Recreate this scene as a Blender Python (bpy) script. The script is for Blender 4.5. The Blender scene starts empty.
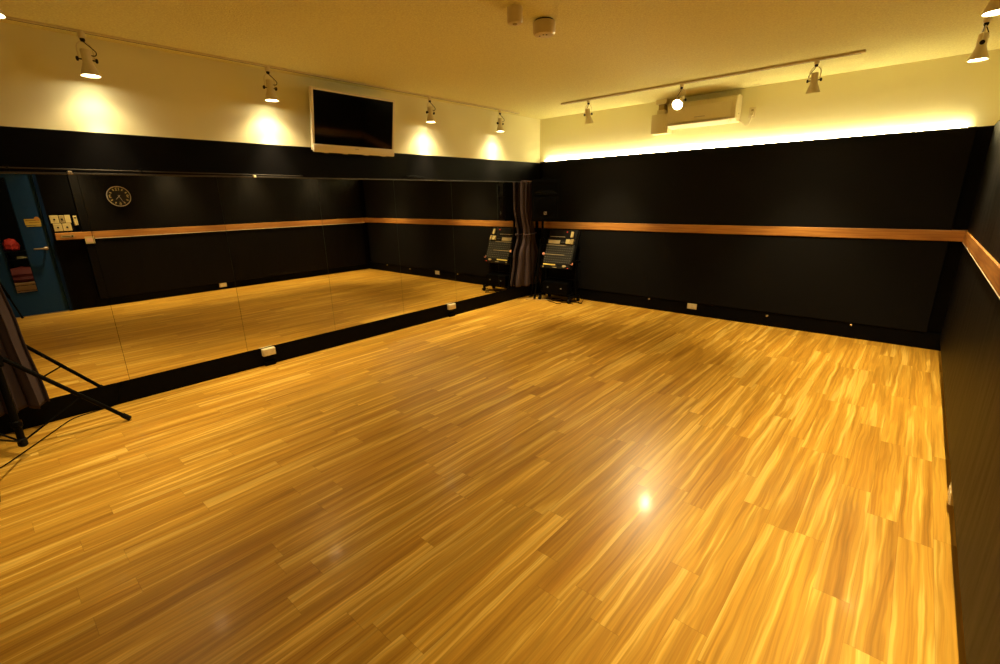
import bpy, bmesh, math, random
from math import sin, cos, pi, radians
from mathutils import Vector, Matrix
random.seed(7)
sc = bpy.context.scene
COL = sc.collection
sc.view_settings.view_transform = 'Standard'
sc.view_settings.look = 'None'
sc.view_settings.exposure = .62

W, L, H = 4.885, 6.059, 2.65        # right panel face, back panel face, ceiling height
YR = -1.3                           # rear wall
XW = 4.935                           # right wall surface
YB = L + .05                        # back wall surface
MZ0, MZ1 = .178, 1.742              # mirror bottom / top

# ------------------------------------------------------------------ materials
def mat(name, color=(.5,.5,.5), rough=.5, metal=0, spec=.5, bump=None, emit=None, estr=0, coat=0, vary=None):
    m = bpy.data.materials.new(name); m.use_nodes = True
    nt = m.node_tree; b = nt.nodes['Principled BSDF']
    b.inputs['Base Color'].default_value = (*color, 1)
    b.inputs['Roughness'].default_value = rough
    b.inputs['Metallic'].default_value = metal
    b.inputs['Specular IOR Level'].default_value = spec
    b.inputs['Coat Weight'].default_value = coat
    if emit:
        b.inputs['Emission Color'].default_value = (*emit, 1)
        b.inputs['Emission Strength'].default_value = estr
    tc = None
    if vary or bump:
        tc = nt.nodes.new('ShaderNodeTexCoord')
    if vary:
        n = nt.nodes.new('ShaderNodeTexNoise'); n.inputs['Scale'].default_value = vary[0]; n.inputs['Detail'].default_value = 3
        r = nt.nodes.new('ShaderNodeMix'); r.data_type = 'RGBA'
        nt.links.new(tc.outputs['Object'], n.inputs['Vector'])
        nt.links.new(n.outputs['Fac'], r.inputs['Factor'])
        r.inputs['A'].default_value = (*[c*(1-vary[1]) for c in color], 1)
        r.inputs['B'].default_value = (*[min(1,c*(1+vary[1])) for c in color], 1)
        nt.links.new(r.outputs['Result'], b.inputs['Base Color'])
    if bump:
        n = nt.nodes.new('ShaderNodeTexNoise'); n.inputs['Scale'].default_value = bump[0]; n.inputs['Detail'].default_value = 4
        bp = nt.nodes.new('ShaderNodeBump'); bp.inputs['Strength'].default_value = bump[1]; bp.inputs['Distance'].default_value = bump[2] if len(bump) > 2 else .01
        nt.links.new(tc.outputs['Object'], n.inputs['Vector'])
        nt.links.new(n.outputs['Fac'], bp.inputs['Height'])
        nt.links.new(bp.outputs['Normal'], b.inputs['Normal'])
    return m

def wall_mat(name, zsplit):
    """cream paint above a height, black paint below"""
    m = bpy.data.materials.new(name); m.use_nodes = True
    nt = m.node_tree; b = nt.nodes['Principled BSDF']; N = nt.nodes.new; K = nt.links.new
    tc = N('ShaderNodeTexCoord'); sp = N('ShaderNodeSeparateXYZ'); K(tc.outputs['Object'], sp.inputs[0])
    gt = N('ShaderNodeMath'); gt.operation = 'GREATER_THAN'; gt.inputs[1].default_value = zsplit; K(sp.outputs['Z'], gt.inputs[0])
    mx = N('ShaderNodeMix'); mx.data_type = 'RGBA'
    mx.inputs['A'].default_value = (.0026, .0024, .0026, 1); mx.inputs['B'].default_value = (.88, .84, .56, 1)
    sm_ = N('ShaderNodeMix'); sm_.inputs['A'].default_value = .05; sm_.inputs['B'].default_value = .3; K(gt.outputs[0], sm_.inputs['Factor']); K(sm_.outputs['Result'], b.inputs['Specular IOR Level'])
    K(gt.outputs[0], mx.inputs['Factor']); K(mx.outputs['Result'], b.inputs['Base Color'])
    rr = N('ShaderNodeMix'); rr.inputs['A'].default_value = .42; rr.inputs['B'].default_value = .75
    K(gt.outputs[0], rr.inputs['Factor']); K(rr.outputs['Result'], b.inputs['Roughness'])
    n = N('ShaderNodeTexNoise'); n.inputs['Scale'].default_value = 140; K(tc.outputs['Object'], n.inputs['Vector'])
    bp = N('ShaderNodeBump'); bp.inputs['Strength'].default_value = .15; bp.inputs['Distance'].default_value = .003
    K(n.outputs['Fac'], bp.inputs['Height']); K(bp.outputs['Normal'], b.inputs['Normal'])
    return m

def floor_mat():
    m = bpy.data.materials.new('wood_plank_floor'); m.use_nodes = True
    nt = m.node_tree; b = nt.nodes['Principled BSDF']; N = nt.nodes.new; K = nt.links.new
    def M(op, a, c=None, d=None):
        n = N('ShaderNodeMath'); n.operation = op
        for i, v in enumerate((a, c, d)):
            if v is None: continue
            if isinstance(v, (int, float)): n.inputs[i].default_value = v
            else: K(v, n.inputs[i])
        return n.outputs[0]
    tc = N('ShaderNodeTexCoord'); sp = N('ShaderNodeSeparateXYZ'); K(tc.outputs['Object'], sp.inputs[0])
    X, Y = sp.outputs['X'], sp.outputs['Y']
    PW, PL = .121, .91
    u = M('DIVIDE', X, PW); row = M('FLOOR', u); fu = M('FRACT', u)
    wn = N('ShaderNodeTexWhiteNoise'); wn.noise_dimensions = '1D'; K(row, wn.inputs['W'])
    v = M('ADD', M('DIVIDE', Y, PL), wn.outputs['Value']); cl = M('FLOOR', v); fv = M('FRACT', v)
    cb = N('ShaderNodeCombineXYZ'); K(row, cb.inputs[0]); K(cl, cb.inputs[1])
    w2 = N('ShaderNodeTexWhiteNoise'); w2.noise_dimensions = '2D'; K(cb.outputs[0], w2.inputs['Vector'])
    rid = w2.outputs['Value']
    sc2 = N('ShaderNodeSeparateColor'); K(w2.outputs['Color'], sc2.inputs[0])
    # grain coordinates: every plank its own piece of wood
    gx = M('ADD', X, M('MULTIPLY', sc2.outputs[0], 37.0)); gy = M('ADD', Y, M('MULTIPLY', sc2.outputs[1], 53.0))
    wv = N('ShaderNodeTexNoise'); wv.noise_dimensions = '2D'; wv.inputs['Scale'].default_value = 1; wv.inputs['Detail'].default_value = 2
    wc = N('ShaderNodeCombineXYZ'); K(M('MULTIPLY', gx, 9.0), wc.inputs[0]); K(M('MULTIPLY', gy, 2.6), wc.inputs[1]); K(wc.outputs[0], wv.inputs['Vector'])
    gx = M('ADD', gx, M('MULTIPLY', wv.outputs['Fac'], .024))       # wandering fibres
    def grain(sx, sy, scale, det, dist, rough=.55):
        c = N('ShaderNodeCombineXYZ'); K(M('MULTIPLY', gx, sx), c.inputs[0]); K(M('MULTIPLY', gy, sy), c.inputs[1]); K(M('MULTIPLY', rid, 19.0), c.inputs[2])
        n = N('ShaderNodeTexNoise'); n.inputs['Scale'].default_value = scale; n.inputs['Detail'].default_value = det
        n.inputs['Distortion'].default_value = dist; n.inputs['Roughness'].default_value = rough
        K(c.outputs[0], n.inputs['Vector']); return n.outputs['Fac']
    broad = grain(15, .55, 1.0, 2.5, .9, .5)      # sapwood bands
    fine = grain(95, 1.3, 1.0, 3.5, 0, .6)             # thin fibres
    mid = grain(46, .75, 1.0, 3, .3, .6)
    figure = M('ADD', M('MULTIPLY', broad, .72), M('MULTIPLY', mid, .28))
    rings = M('ADD', M('MULTIPLY', M('SINE', M('MULTIPLY', M('ADD', broad, M('MULTIPLY', fine, .05)), 52.0)), .06), 1.0)
    r1 = N('ShaderNodeValToRGB'); K(figure, r1.inputs[0])
    cr = r1.color_ramp; cr.elements[0].position = .35; cr.elements[0].color = (.36, .172, .018, 1)
    cr.elements[1].position = .67; cr.elements[1].color = (.70, .450, .095, 1)
    e = cr.elements.new(.46); e.color = (.46, .240, .028, 1)
    e = cr.elements.new(.545); e.color = (.53, .295, .038, 1)
    e = cr.elements.new(.585); e.color = (.65, .395, .070, 1)
    mixf = N('ShaderNodeMix'); mixf.data_type = 'RGBA'; mixf.blend_type = 'MULTIPLY'; mixf.inputs['Factor'].default_value = 1
    f2 = M('ADD', M('MULTIPLY', fine, 1.0), .47)
    tone = M('MULTIPLY', f2, M('ADD', M('MULTIPLY', sc2.outputs[2], .13), .93))
    tone = M('MULTIPLY', tone, rings)
    # seams
    du = M('MULTIPLY', M('MINIMUM', fu, M('SUBTRACT', 1, fu)), PW); dv = M('MULTIPLY', M('MINIMUM', fv, M('SUBTRACT', 1, fv)), PL)
    seam = M('LESS_THAN', M('MINIMUM', M('MULTIPLY', du, 1.4), dv), .0013)
    tone = M('MULTIPLY', tone, M('SUBTRACT', 1, M('MULTIPLY', seam, .22)))
    tc3 = N('ShaderNodeCombineColor'); [K(tone, tc3.inputs[i]) for i in range(3)]
    K(r1.outputs[0], mixf.inputs['A']); K(tc3.outputs[0], mixf.inputs['B']); K(mixf.outputs['Result'], b.inputs['Base Color'])
    sm = N('ShaderNodeTexNoise'); sm.inputs['Scale'].default_value = 14; sm.inputs['Detail'].default_value = 5; K(tc.outputs['Object'], sm.inputs['Vector'])
    K(M('ADD', M('MULTIPLY', sm.outputs['Fac'], .06), .29), b.inputs['Roughness'])
    b.inputs['Specular IOR Level'].default_value = .19; b.inputs['Coat Weight'].default_value = .04; b.inputs['Coat Roughness'].default_value = .11
    bp = N('ShaderNodeBump'); bp.inputs['Strength'].default_value = .05; bp.inputs['Distance'].default_value = .001
    K(M('SUBTRACT', M('MULTIPLY', sm.outputs['Fac'], .15), seam), bp.inputs['Height']); K(bp.outputs['Normal'], b.inputs['Normal'])
    return m

def rail_wood():
    m = mat('rail_wood', (.50, .25, .085), .42)
    nt = m.node_tree; b = nt.nodes['Principled BSDF']; N = nt.nodes.new; K = nt.links.new
    tc = N('ShaderNodeTexCoord'); mp = N('ShaderNodeMapping'); mp.inputs['Scale'].default_value = (1.2, 1.2, 26)
    n = N('ShaderNodeTexNoise'); n.inputs['Scale'].default_value = 2.2; n.inputs['Detail'].default_value = 4; n.inputs['Distortion'].default_value = .5
    K(tc.outputs['Object'], mp.inputs[0]); K(mp.outputs[0], n.inputs['Vector'])
    r = N('ShaderNodeValToRGB'); K(n.outputs['Fac'], r.inputs[0])
    r.color_ramp.elements[0].position = .3; r.color_ramp.elements[0].color = (.30, .115, .024, 1)
    r.color_ramp.elements[1].position = .7; r.color_ramp.elements[1].color = (.52, .245, .055, 1)
    K(r.outputs[0], b.inputs['Base Color'])
    return m

def fabric(name, color, rough=.85, scale=260, bstr=.3, wr=False, spec=.10):
    m = mat(name, color, rough, spec=spec)
    nt = m.node_tree; b = nt.nodes['Principled BSDF']; N = nt.nodes.new; K = nt.links.new
    tc = N('ShaderNodeTexCoord')
    n = N('ShaderNodeTexNoise'); n.inputs['Scale'].default_value = scale; n.inputs['Detail'].default_value = 2; K(tc.outputs['Object'], n.inputs['Vector'])
    mx = N('ShaderNodeMix'); mx.data_type = 'RGBA'; K(n.outputs['Fac'], mx.inputs['Factor'])
    mx.inputs['A'].default_value = (*[c*.7 for c in color], 1); mx.inputs['B'].default_value = (*[c*1.3 for c in color], 1)
    K(mx.outputs['Result'], b.inputs['Base Color'])
    bp = N('ShaderNodeBump'); bp.inputs['Strength'].default_value = bstr; bp.inputs['Distance'].default_value = .003
    K(n.outputs['Fac'], bp.inputs['Height'])
    if wr:   # slack cloth: long soft wrinkles
        mp = N('ShaderNodeMapping'); mp.inputs['Rotation'].default_value = (radians(28), 0, 0); mp.inputs['Scale'].default_value = (1, 5, .8)
        n2 = N('ShaderNodeTexNoise'); n2.inputs['Scale'].default_value = 1.6; n2.inputs['Detail'].default_value = 2
        K(tc.outputs['Object'], mp.inputs[0]); K(mp.outputs[0], n2.inputs['Vector'])
        b2 = N('ShaderNodeBump'); b2.inputs['Strength'].default_value = .35; b2.inputs['Distance'].default_value = .03
        K(n2.outputs['Fac'], b2.inputs['Height']); K(bp.outputs['Normal'], b2.inputs['Normal']); K(b2.outputs['Normal'], b.inputs['Normal'])
    else:
        K(bp.outputs['Normal'], b.inputs['Normal'])
    return m

MT = dict(
    floor=floor_mat(),
    ceiling=mat('ceiling_board', (.88, .78, .41), .95, spec=.1, bump=(110, .6, .006), vary=(85, .30)),
    wl=wall_mat('painted_left', 2.033), wb=wall_mat('painted_back', 2.045), wr=wall_mat('painted_right', 2.045),
    black=mat('black_paint', (.0022, .0022, .0026), .55, spec=.06, bump=(60, .1)),
    panel=fabric('panel_cloth', (.0050, .0046, .0042), .85),
    panel_r=fabric('slack_panel_cloth', (.0042, .0036, .0033), .5, wr=True, spec=.09),
    rail=rail_wood(),
    mirror=mat('mirror_silver', (.80, .78, .68), .0, 1),
    edge=mat('glass_edge', (.10, .13, .10), .2, spec=.5),
    channel=mat('mirror_channel', (.10, .09, .08), .3, .9),
    wire=mat('curtain_wire', (.05, .045, .04), .4, .8),
    cream=mat('cream_plastic', (.70, .61, .38), .4, vary=(9, .05)),
    white=mat('white_enamel', (.74, .66, .44), .38, vary=(7, .05)),
    shade_in=mat('lamp_reflector', (.9, .88, .8), .25, .3),
    lit=mat('glowing_lamp_glass', (1, .95, .8), .3, emit=(1, .86, .55), estr=26),
    rope=mat('glowing_rope_light', (1, .9, .6), .4, emit=(1, .84, .43), estr=43),
    blackpl=mat('black_plastic', (.0016, .0016, .0016), .45, spec=.05, bump=(300, .1)),
    blackmt=mat('black_metal', (.0022, .0022, .0022), .5, 0, spec=.06),
    rubber=mat('black_rubber', (.003, .003, .003), .7, spec=.15),
    screen=mat('tv_screen', (.002, .002, .0022), .06, spec=.55),
    tvw=mat('tv_white', (.80, .72, .56), .3),
    curtain=fabric('curtain_cloth', (.060, .042, .044), .8, 400, .15),
    door=mat('blue_door_paint', (.0045, .040, .15), .5, spec=.2, bump=(50, .05)),
    frame=mat('blue_frame_paint', (.0018, .014, .05), .5, spec=.1),
    steel=mat('brushed_steel', (.45, .38, .30), .35, .9),
    brass=mat('brass_screw', (.55, .38, .16), .35, .8),
    paper=mat('paper', (.52, .42, .18), .7),
    paper2=mat('paper_dark', (.33, .25, .10), .7),
    sign=mat('yellow_sign', (.62, .45, .08), .6),
    ink=mat('ink', (.010, .009, .008), .6, spec=.2),
    dial=mat('clock_dial', (.004, .004, .004), .4),
    silver=mat('silver', (.62, .56, .46), .3, .7),
    speak=mat('speaker_black', (.0030, .0028, .0026), .5, spec=.05, bump=(500, .2)),
    grille=mat('speaker_grille', (.0016, .0016, .0016), .6, spec=.05, bump=(900, .6)),
    mixer=mat('mixer_grey', (.028, .029, .027), .5, spec=.2, vary=(60, .3)),
    deck=mat('deck_black', (.006, .006, .006), .4, spec=.2),
    stripe=mat('deck_silver', (.50, .42, .24), .4, .2),
    knob=mat('pale_knob', (.16, .15, .12), .5),
    tape=mat('yellow_tape', (.85, .68, .16), .6),
    pink=mat('pink_knob', (.95, .42, .30), .4),
    red=mat('red_cloth', (.62, .035, .018), .7, bump=(40, .6)),
    dkred=mat('dark_red', (.16, .02, .012), .7, bump=(30, .5)),
    dark=mat('dark_lobby', (.003, .003, .003), .8, spec=.05),
    wood2=mat('bench_wood', (.42, .22, .07), .5, vary=(6, .3)),
)
gm = bpy.data.materials.new('door_glass'); gm.use_nodes = True
gb = gm.node_tree.nodes['Principled BSDF']; gb.inputs['Transmission Weight'].default_value = 1; gb.inputs['Roughness'].default_value = 0
gb.inputs['IOR'].default_value = 1.1; gb.inputs['Base Color'].default_value = (.95, .97, .96, 1); MT['glass'] = gm

# ------------------------------------------------------------------ builders
def B(): return bmesh.new()
def box(bm, x0, x1, y0, y1, z0, z1, bev=0, seg=2, mtx=None):
    t = bmesh.new()
    bmesh.ops.create_cube(t, size=1)
    for v in t.verts: v.co = Vector(((x0+x1)/2 + v.co.x*(x1-x0), (y0+y1)/2 + v.co.y*(y1-y0), (z0+z1)/2 + v.co.z*(z1-z0)))
    if bev: bmesh.ops.bevel(t, geom=t.edges[:], offset=bev, segments=seg, affect='EDGES', profile=.5)
    if mtx: t.transform(mtx)
    add(bm, t)
    return bm
def add(bm, t):
    me = bpy.data.meshes.new('tmp'); t.to_mesh(me); t.free(); bm.from_mesh(me); bpy.data.meshes.remove(me)
def tube(bm, pts, r, seg=10, closed=False):
    pts = [Vector(p) for p in pts]; n = len(pts); rings = []
    up = None
    for i, p in enumerate(pts):
        a = pts[max(i-1, 0)] if not closed else pts[(i-1) % n]; b = pts[min(i+1, n-1)] if not closed else pts[(i+1) % n]
        t = (b-a).normalized()
        if up is None:
            up = Vector((0,0,1)) if abs(t.z) < .9 else Vector((1,0,0))
        s = t.cross(up).normalized(); up = s.cross(t).normalized()
        rr = r[i] if isinstance(r, (list, tuple)) else r
        rings.append([bm.verts.new(p + (s*cos(2*pi*k/seg) + up*sin(2*pi*k/seg))*rr) for k in range(seg)])
    m = n if closed else n-1
    for i in range(m):
        A, C = rings[i], rings[(i+1) % n]
        for k in range(seg): bm.faces.new((A[k], A[(k+1) % seg], C[(k+1) % seg], C[k]))
    if not closed:
        bm.faces.new(rings[0][::-1]); bm.faces.new(rings[-1])
    return bm
def lathe(bm, prof, seg=28, mtx=None, cap=True):
    t = bmesh.new(); rings = []
    for r, z in prof:
        rings.append([t.verts.new((r*cos(2*pi*k/seg), r*sin(2*pi*k/seg), z)) for k in range(seg)])
    for i in range(len(rings)-1):
        for k in range(seg): t.faces.new((rings[i][k], rings[i][(k+1) % seg], rings[i+1][(k+1) % seg], rings[i+1][k]))
    if cap:
        t.faces.new(rings[0][::-1]); t.faces.new(rings[-1])
    bmesh.ops.recalc_face_normals(t, faces=t.faces[:])
    if mtx: t.transform(mtx)
    add(bm, t); return bm
def smoothpath(pts, n=6):
    """Catmull-Rom through the points"""
    P = [Vector(p) for p in pts]; P = [P[0]*2-P[1]] + P + [P[-1]*2-P[-2]]; out = []
    for i in range(1, len(P)-2):
        for k in range(n):
            t = k/n; a, b, c, d = P[i-1], P[i], P[i+1], P[i+2]
            out.append(.5*((2*b) + (c-a)*t + (2*a-5*b+4*c-d)*t*t + (3*b-a-3*c+d)*t**3))
    out.append(P[-2]); return out
def obj(name, bm, m, parent=None, smooth=False, loc=None):
    me = bpy.data.meshes.new(name)
    bmesh.ops.recalc_face_normals(bm, faces=bm.faces[:]); bm.to_mesh(me); bm.free()
    o = bpy.data.objects.new(name, me); COL.objects.link(o)
    for mm in (m if isinstance(m, list) else [m]): me.materials.append(mm)
    if smooth:
        for p in me.polygons: p.use_smooth = True
        try: me.set_sharp_from_angle(angle=radians(38))
        except Exception: pass
    if parent: o.parent = parent
    if loc: o.location = loc
    return o
def tag(o, label, cat, group=None):
    o['label'] = label; o['category'] = cat
    if group: o['group'] = group
    return o
def thing(name, label, cat, loc=(0,0,0), rz=0, group=None):
    o = bpy.data.objects.new(name, None); o.empty_display_size = .05; COL.objects.link(o)
    o.location = loc; o.rotation_euler = (0, 0, rz)
    return tag(o, label, cat, group)
def struct(name, bm, m, parent=None, smooth=False):
    o = obj(name, bm, m, parent, smooth)
    if not parent: o['kind'] = 'structure'
    return o
def copy_tree(o, parent=None):
    c = o.copy(); COL.objects.link(c); c.parent = parent
    for ch in o.children: copy_tree(ch, c)
    return c
Rx = lambda a: Matrix.Rotation(a, 4, 'X'); Ry = lambda a: Matrix.Rotation(a, 4, 'Y'); Rz = lambda a: Matrix.Rotation(a, 4, 'Z'); T = Matrix.Translation
RIGHT, BACK, LEFT = -pi/2, 0, pi/2     # rotation of a thing built facing -Y for each wall

# ------------------------------------------------------------------ room shell
struct('floor', box(B(), -.1, XW+.04, YR-.1, YB+.05, -.1, 0), MT['floor'])
struct('ceiling', box(B(), -.1, XW+.1, YR-.1, YB+.1, H, H+.1), MT['ceiling'])
struct('wall_left', box(B(), -.1, -.006, YR-.1, YB+.1, 0, H), MT['wl'])
struct('wall_back', box(B(), -.006, XW+.1, YB, YB+.1, 0, H), MT['wb'])
struct('wall_rear', box(B(), -.006, XW+.1, YR-.1, YR, 0, H), MT['wr'])
DY0, DY1, DZ = .02, .815, 2.02         # door opening
bm = B()
box(bm, XW, XW+.08, YR, DY0, 0, H); box(bm, XW, XW+.08, DY1, YB, 0, H); box(bm, XW, XW+.08, DY0, DY1, DZ, H)
struct('wall_right', bm, MT['wr'])
struct('baseboard_left', box(B(), -.006, .003, YR, YB, 0, MZ0), MT['black'])
struct('baseboard_back', box(B(), .004, XW-.012, L+.004, YB, 0, .16), MT['black'])
struct('baseboard_right', box(B(), XW-.012, XW, 1.12, L+.003, 0, .12), MT['black'])
# cloth-covered acoustic panels
o = struct('trim_1', box(B(), .09, 4.785, L-.008, YB, .165, 2.045, .008), MT['panel'])
o = struct('trim_2', box(B(), W, XW, 1.165, L-.08, .125, 2.045, .008), MT['panel_r'])
# wooden dado rails (one continuous band that turns the corner)
struct('trim_3', box(B(), .02, XW-.012, L-.022, YB, 1.056, 1.156, .005), MT['rail'])
struct('trim_4', box(B(), W-.012, XW, 1.285, L-.022, 1.056, 1.156, .004), MT['rail'])
struct('rail_highlight', box(B(), W-.013, W-.001, 1.29, L-.03, 1.048, 1.0555, .002), MT['tvw'])  # pale strip standing in for the highlight along the rail's lower edge
struct('trim_5', box(B(), W-.008, XW, .852, 1.284, 1.056, 1.156, .004), MT['rail'])

# ------------------------------------------------------------------ door with glass slit and the lobby behind it
d = struct('door_1', B(), MT['door']); 
bm = B(); GX0, GX1, GZ0, GZ1 = .288, .514, .345, 1.93
dx0, dx1 = XW+.015, XW+.055
box(bm, dx0, dx1, DY0+.03, GX0, .012, DZ-.03); box(bm, dx0, dx1, GX1, DY1-.03, .012, DZ-.03)
box(bm, dx0, dx1, GX0, GX1, .012, GZ0); box(bm, dx0, dx1, GX0, GX1, GZ1, DZ-.03)
bm.to_mesh(d.data); bm.free()
bm = B()
box(bm, XW-.012, XW+.08, DY1-.028, DY1+.012, 0, DZ+.012); box(bm, XW-.012, XW+.08, DY0-.012, DY0+.028, 0, DZ+.012); box(bm, XW-.012, XW+.08, DY0+.028, DY1-.028, DZ-.028, DZ+.012)
struct('door_frame', bm, MT['frame'], d)
struct('door_glass', box(B(), XW+.03, XW+.038, GX0-.004, GX1+.004, GZ0-.004, GZ1+.004), MT['glass'], d)
bm = B()
for a in ((GX0, GX0+.008, GZ0, GZ1), (GX1-.008, GX1, GZ0, GZ1), (GX0, GX1, GZ0, GZ0+.008), (GX0, GX1, GZ1-.008, GZ1)): box(bm, XW+.008, XW+.03, *a)
struct('glazing_bead', bm, MT['frame'], d)
hy, hz = .725, .952
bm = B(); lathe(bm, [(.026, 0), (.026, .010), (.012, .014), (.011, .05)], 24, T((dx0, hy, hz)) @ Ry(-pi/2))
tube(bm, smoothpath([(dx0-.05, hy+.008, hz), (dx0-.055, hy-.02, hz), (dx0-.053, hy-.07, hz-.002), (dx0-.045, hy-.135, hz-.004)]), [.0115]*18+[.009], 10)
struct('door_handle', bm, MT['steel'], d, True)
struct('trim_6', box(B(), XW-.002, XW+.06, DY0+.028, DY1-.028, 0, .008, .002), MT['steel'])
# lobby shell
bm = B(); LX = 7.6
box(bm, XW+.08, LX, -1.6, -1.55, 0, 2.4); box(bm, XW+.08, LX, 1.9, 1.95, 0, 2.4); box(bm, LX, LX+.05, -1.6, 1.95, 0, 2.4)
box(bm, XW+.08, LX, -1.6, 1.95, 2.4, 2.45)
struct('wall_lobby', bm, MT['dark'])
struct('floor_lobby', box(B(), XW+.04, LX, -1.6, 1.95, -.1, 0), MT['floor'])
t = thing('bench', 'brown wooden slatted bench glimpsed low through the door glass', 'bench', (6.6, .52, 0))
bm = B()
for k in range(4): box(bm, -.30+k*.155, -.30+k*.155+.14, -.62, .62, .30, .33, .004)
obj('seat', bm, MT['wood2'], t)
for sx in (-.28, .24):
    for sy in (-.58, .54): obj('leg', box(B(), sx, sx+.04, sy, sy+.04, 0, .30), MT['wood2'], t)
obj('shelf', box(B(), -.24, .24, -.54, .54, .10, .12), MT['wood2'], t)
for z in (.045, .13, .215): obj('front_board', box(B(), -.315, -.282, -.62, .62, z, z+.075, .003), MT['wood2'], t)
def blob(name, c, s, m, label, cat, sub=3, amp=.12, freq=6):
    bm = B(); bmesh.ops.create_icosphere(bm, subdivisions=sub, radius=1)
    for v in bm.verts:
        n = v.co.normalized(); k = 1 + amp*(sin(freq*n.x+1)*cos(freq*n.y)+.6*sin(freq*1.7*n.z+2*n.x))
        zz = n.z*k
        v.co = Vector((n.x*k*s[0], n.y*k*s[1], max(zz, -.62)*s[2]))
    o = obj(name, bm, m, smooth=True, loc=c); return tag(o, label, cat)
blob('bag', (6.6, .48, .33+.62*.15), (.17, .26, .15), MT['dkred'], 'dark red slumped bag lying on the bench behind the door glass', 'bag')
t = thing('coat_stand', 'dark stand holding the red bundle beyond the door glass', 'stand', (6.95, .40, 0))
obj('pole', tube(B(), [(0,0,.02), (0,0,.80)], .018), MT['blackmt'], t, True)
obj('base', lathe(B(), [(.16, 0), (.16, .015), (.03, .03)]), MT['blackmt'], t, True)
obj('top_plate', box(B(), -.16, .16, -.24, .24, .80, .82, .004), MT['blackmt'], t)
obj('middle_plate', box(B(), -.16, .16, -.24, .24, .66, .68, .004), MT['blackmt'], t)
blob('bundle', (6.95, .455, .82+.62*.13), (.12, .10, .13), MT['red'], 'bright red rounded bundle seen through the door glass', 'bundle')
blob('folded_cloth', (6.93, .54, .68+.62*.04), (.07, .085, .04), MT['paper'], 'small pale cloth lying below the red bundle beyond the door', 'cloth')

# ------------------------------------------------------------------ things on the right wall by the door
def on_right(name, label, cat, y, z, x=XW, group=None): return thing(name, label, cat, (x, y, z), RIGHT, group)
# yellow notice on the door
t = on_right('notice_sign', 'small yellow notice with an orange emblem on blue door', 'sign', .664, 1.328, dx0)
bm = B(); box(bm, -.083, .083, -.003, 0, -.045, .04); obj('board', bm, MT['sign'], t)
bm = B(); lathe(bm, [(.028, 0), (.028, .004)], 24, T((-.05, 0, .04)) @ Rx(pi/2)); obj('emblem', bm, mat('orange', (.65, .28, .05), .6), t)
bm = B(); box(bm, -.07, .07, -.004, -.003, .014, .024); box(bm, -.07, .04, -.004, -.003, -.012, -.005); obj('printed_line', bm, mat('brownprint', (.25, .12, .02), .7), t)
obj('lower_strip', box(B(), -.08, .075, -.003, 0, -.066, -.053), MT['sign'], t)
# cream switch plates
def plate(y, z, w, h, label, m='paper', mark=True):
    t = on_right('wall_plate', label, 'plate', y, z, group='cream plates beside the blue door')
    obj('plate', box(B(), -w/2, w/2, -.012, 0, -h/2, h/2, .003), MT[m], t)
    if mark:
        obj('switch', box(B(), -.011, .011, -.017, -.011, -.013, .009, .002), MT['ink'], t)
        obj('seam', box(B(), -w*.36, w*.36, -.0128, -.0118, h*.27, h*.29), MT['paper2'], t)
plate(.895, 1.352, .094, .112, 'cream wall plate, upper row, nearest the blue door')
plate(.978, 1.352, .056, .108, 'darker tan wall plate in the middle of the upper row', 'paper2')
plate(1.043, 1.352, .064, .112, 'narrow blank cream plate at the end of the upper row nearest remote', 'paper', False)
plate(.912, 1.236, .094, .108, 'cream wall plate, lower row just above rail, nearest the door')
plate(1.014, 1.236, .098, .108, 'cream wall plate, lower row just above rail, farther from the door')
t = on_right('name_strip', 'rounded cream label strip with dark dot on rail end', 'label', .985, 1.103, W-.008)
obj('card', box(B(), -.075, .075, -.003, 0, -.02, .02, .0012), MT['paper2'], t)
obj('dot', lathe(B(), [(.012, 0), (.012, .002)], 18, T((-.052, -.003, 0)) @ Rx(pi/2)), MT['ink'], t)
obj('printed_line', box(B(), -.03, .06, -.0042, -.003, -.004, .004), MT['ink'], t)
t = on_right('remote_control', 'slim white remote control with dark display hung beside cream plates', 'remote', 1.125, 1.325, XW)
obj('holder', box(B(), -.024, .024, -.012, 0, -.07, .01, .003), MT['white'], t)
obj('remote_body', box(B(), -.021, .021, -.024, -.012, -.065, .07, .005), MT['paper'], t)
obj('display', box(B(), -.014, .014, -.0252, -.0238, .030, .048, .0005), MT['ink'], t)
t = on_right('paper_card', 'small white card with a pink print taped under rail joint', 'card', 1.225, 1.055, W-.008)
obj('sheet', box(B(), -.055, .055, -.002, 0, -.075, .03), MT['paper'], t)
obj('print', box(B(), -.035, .035, -.003, -.002, -.05, .005), mat('pinkprint', (.70, .42, .28), .7), t)

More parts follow.
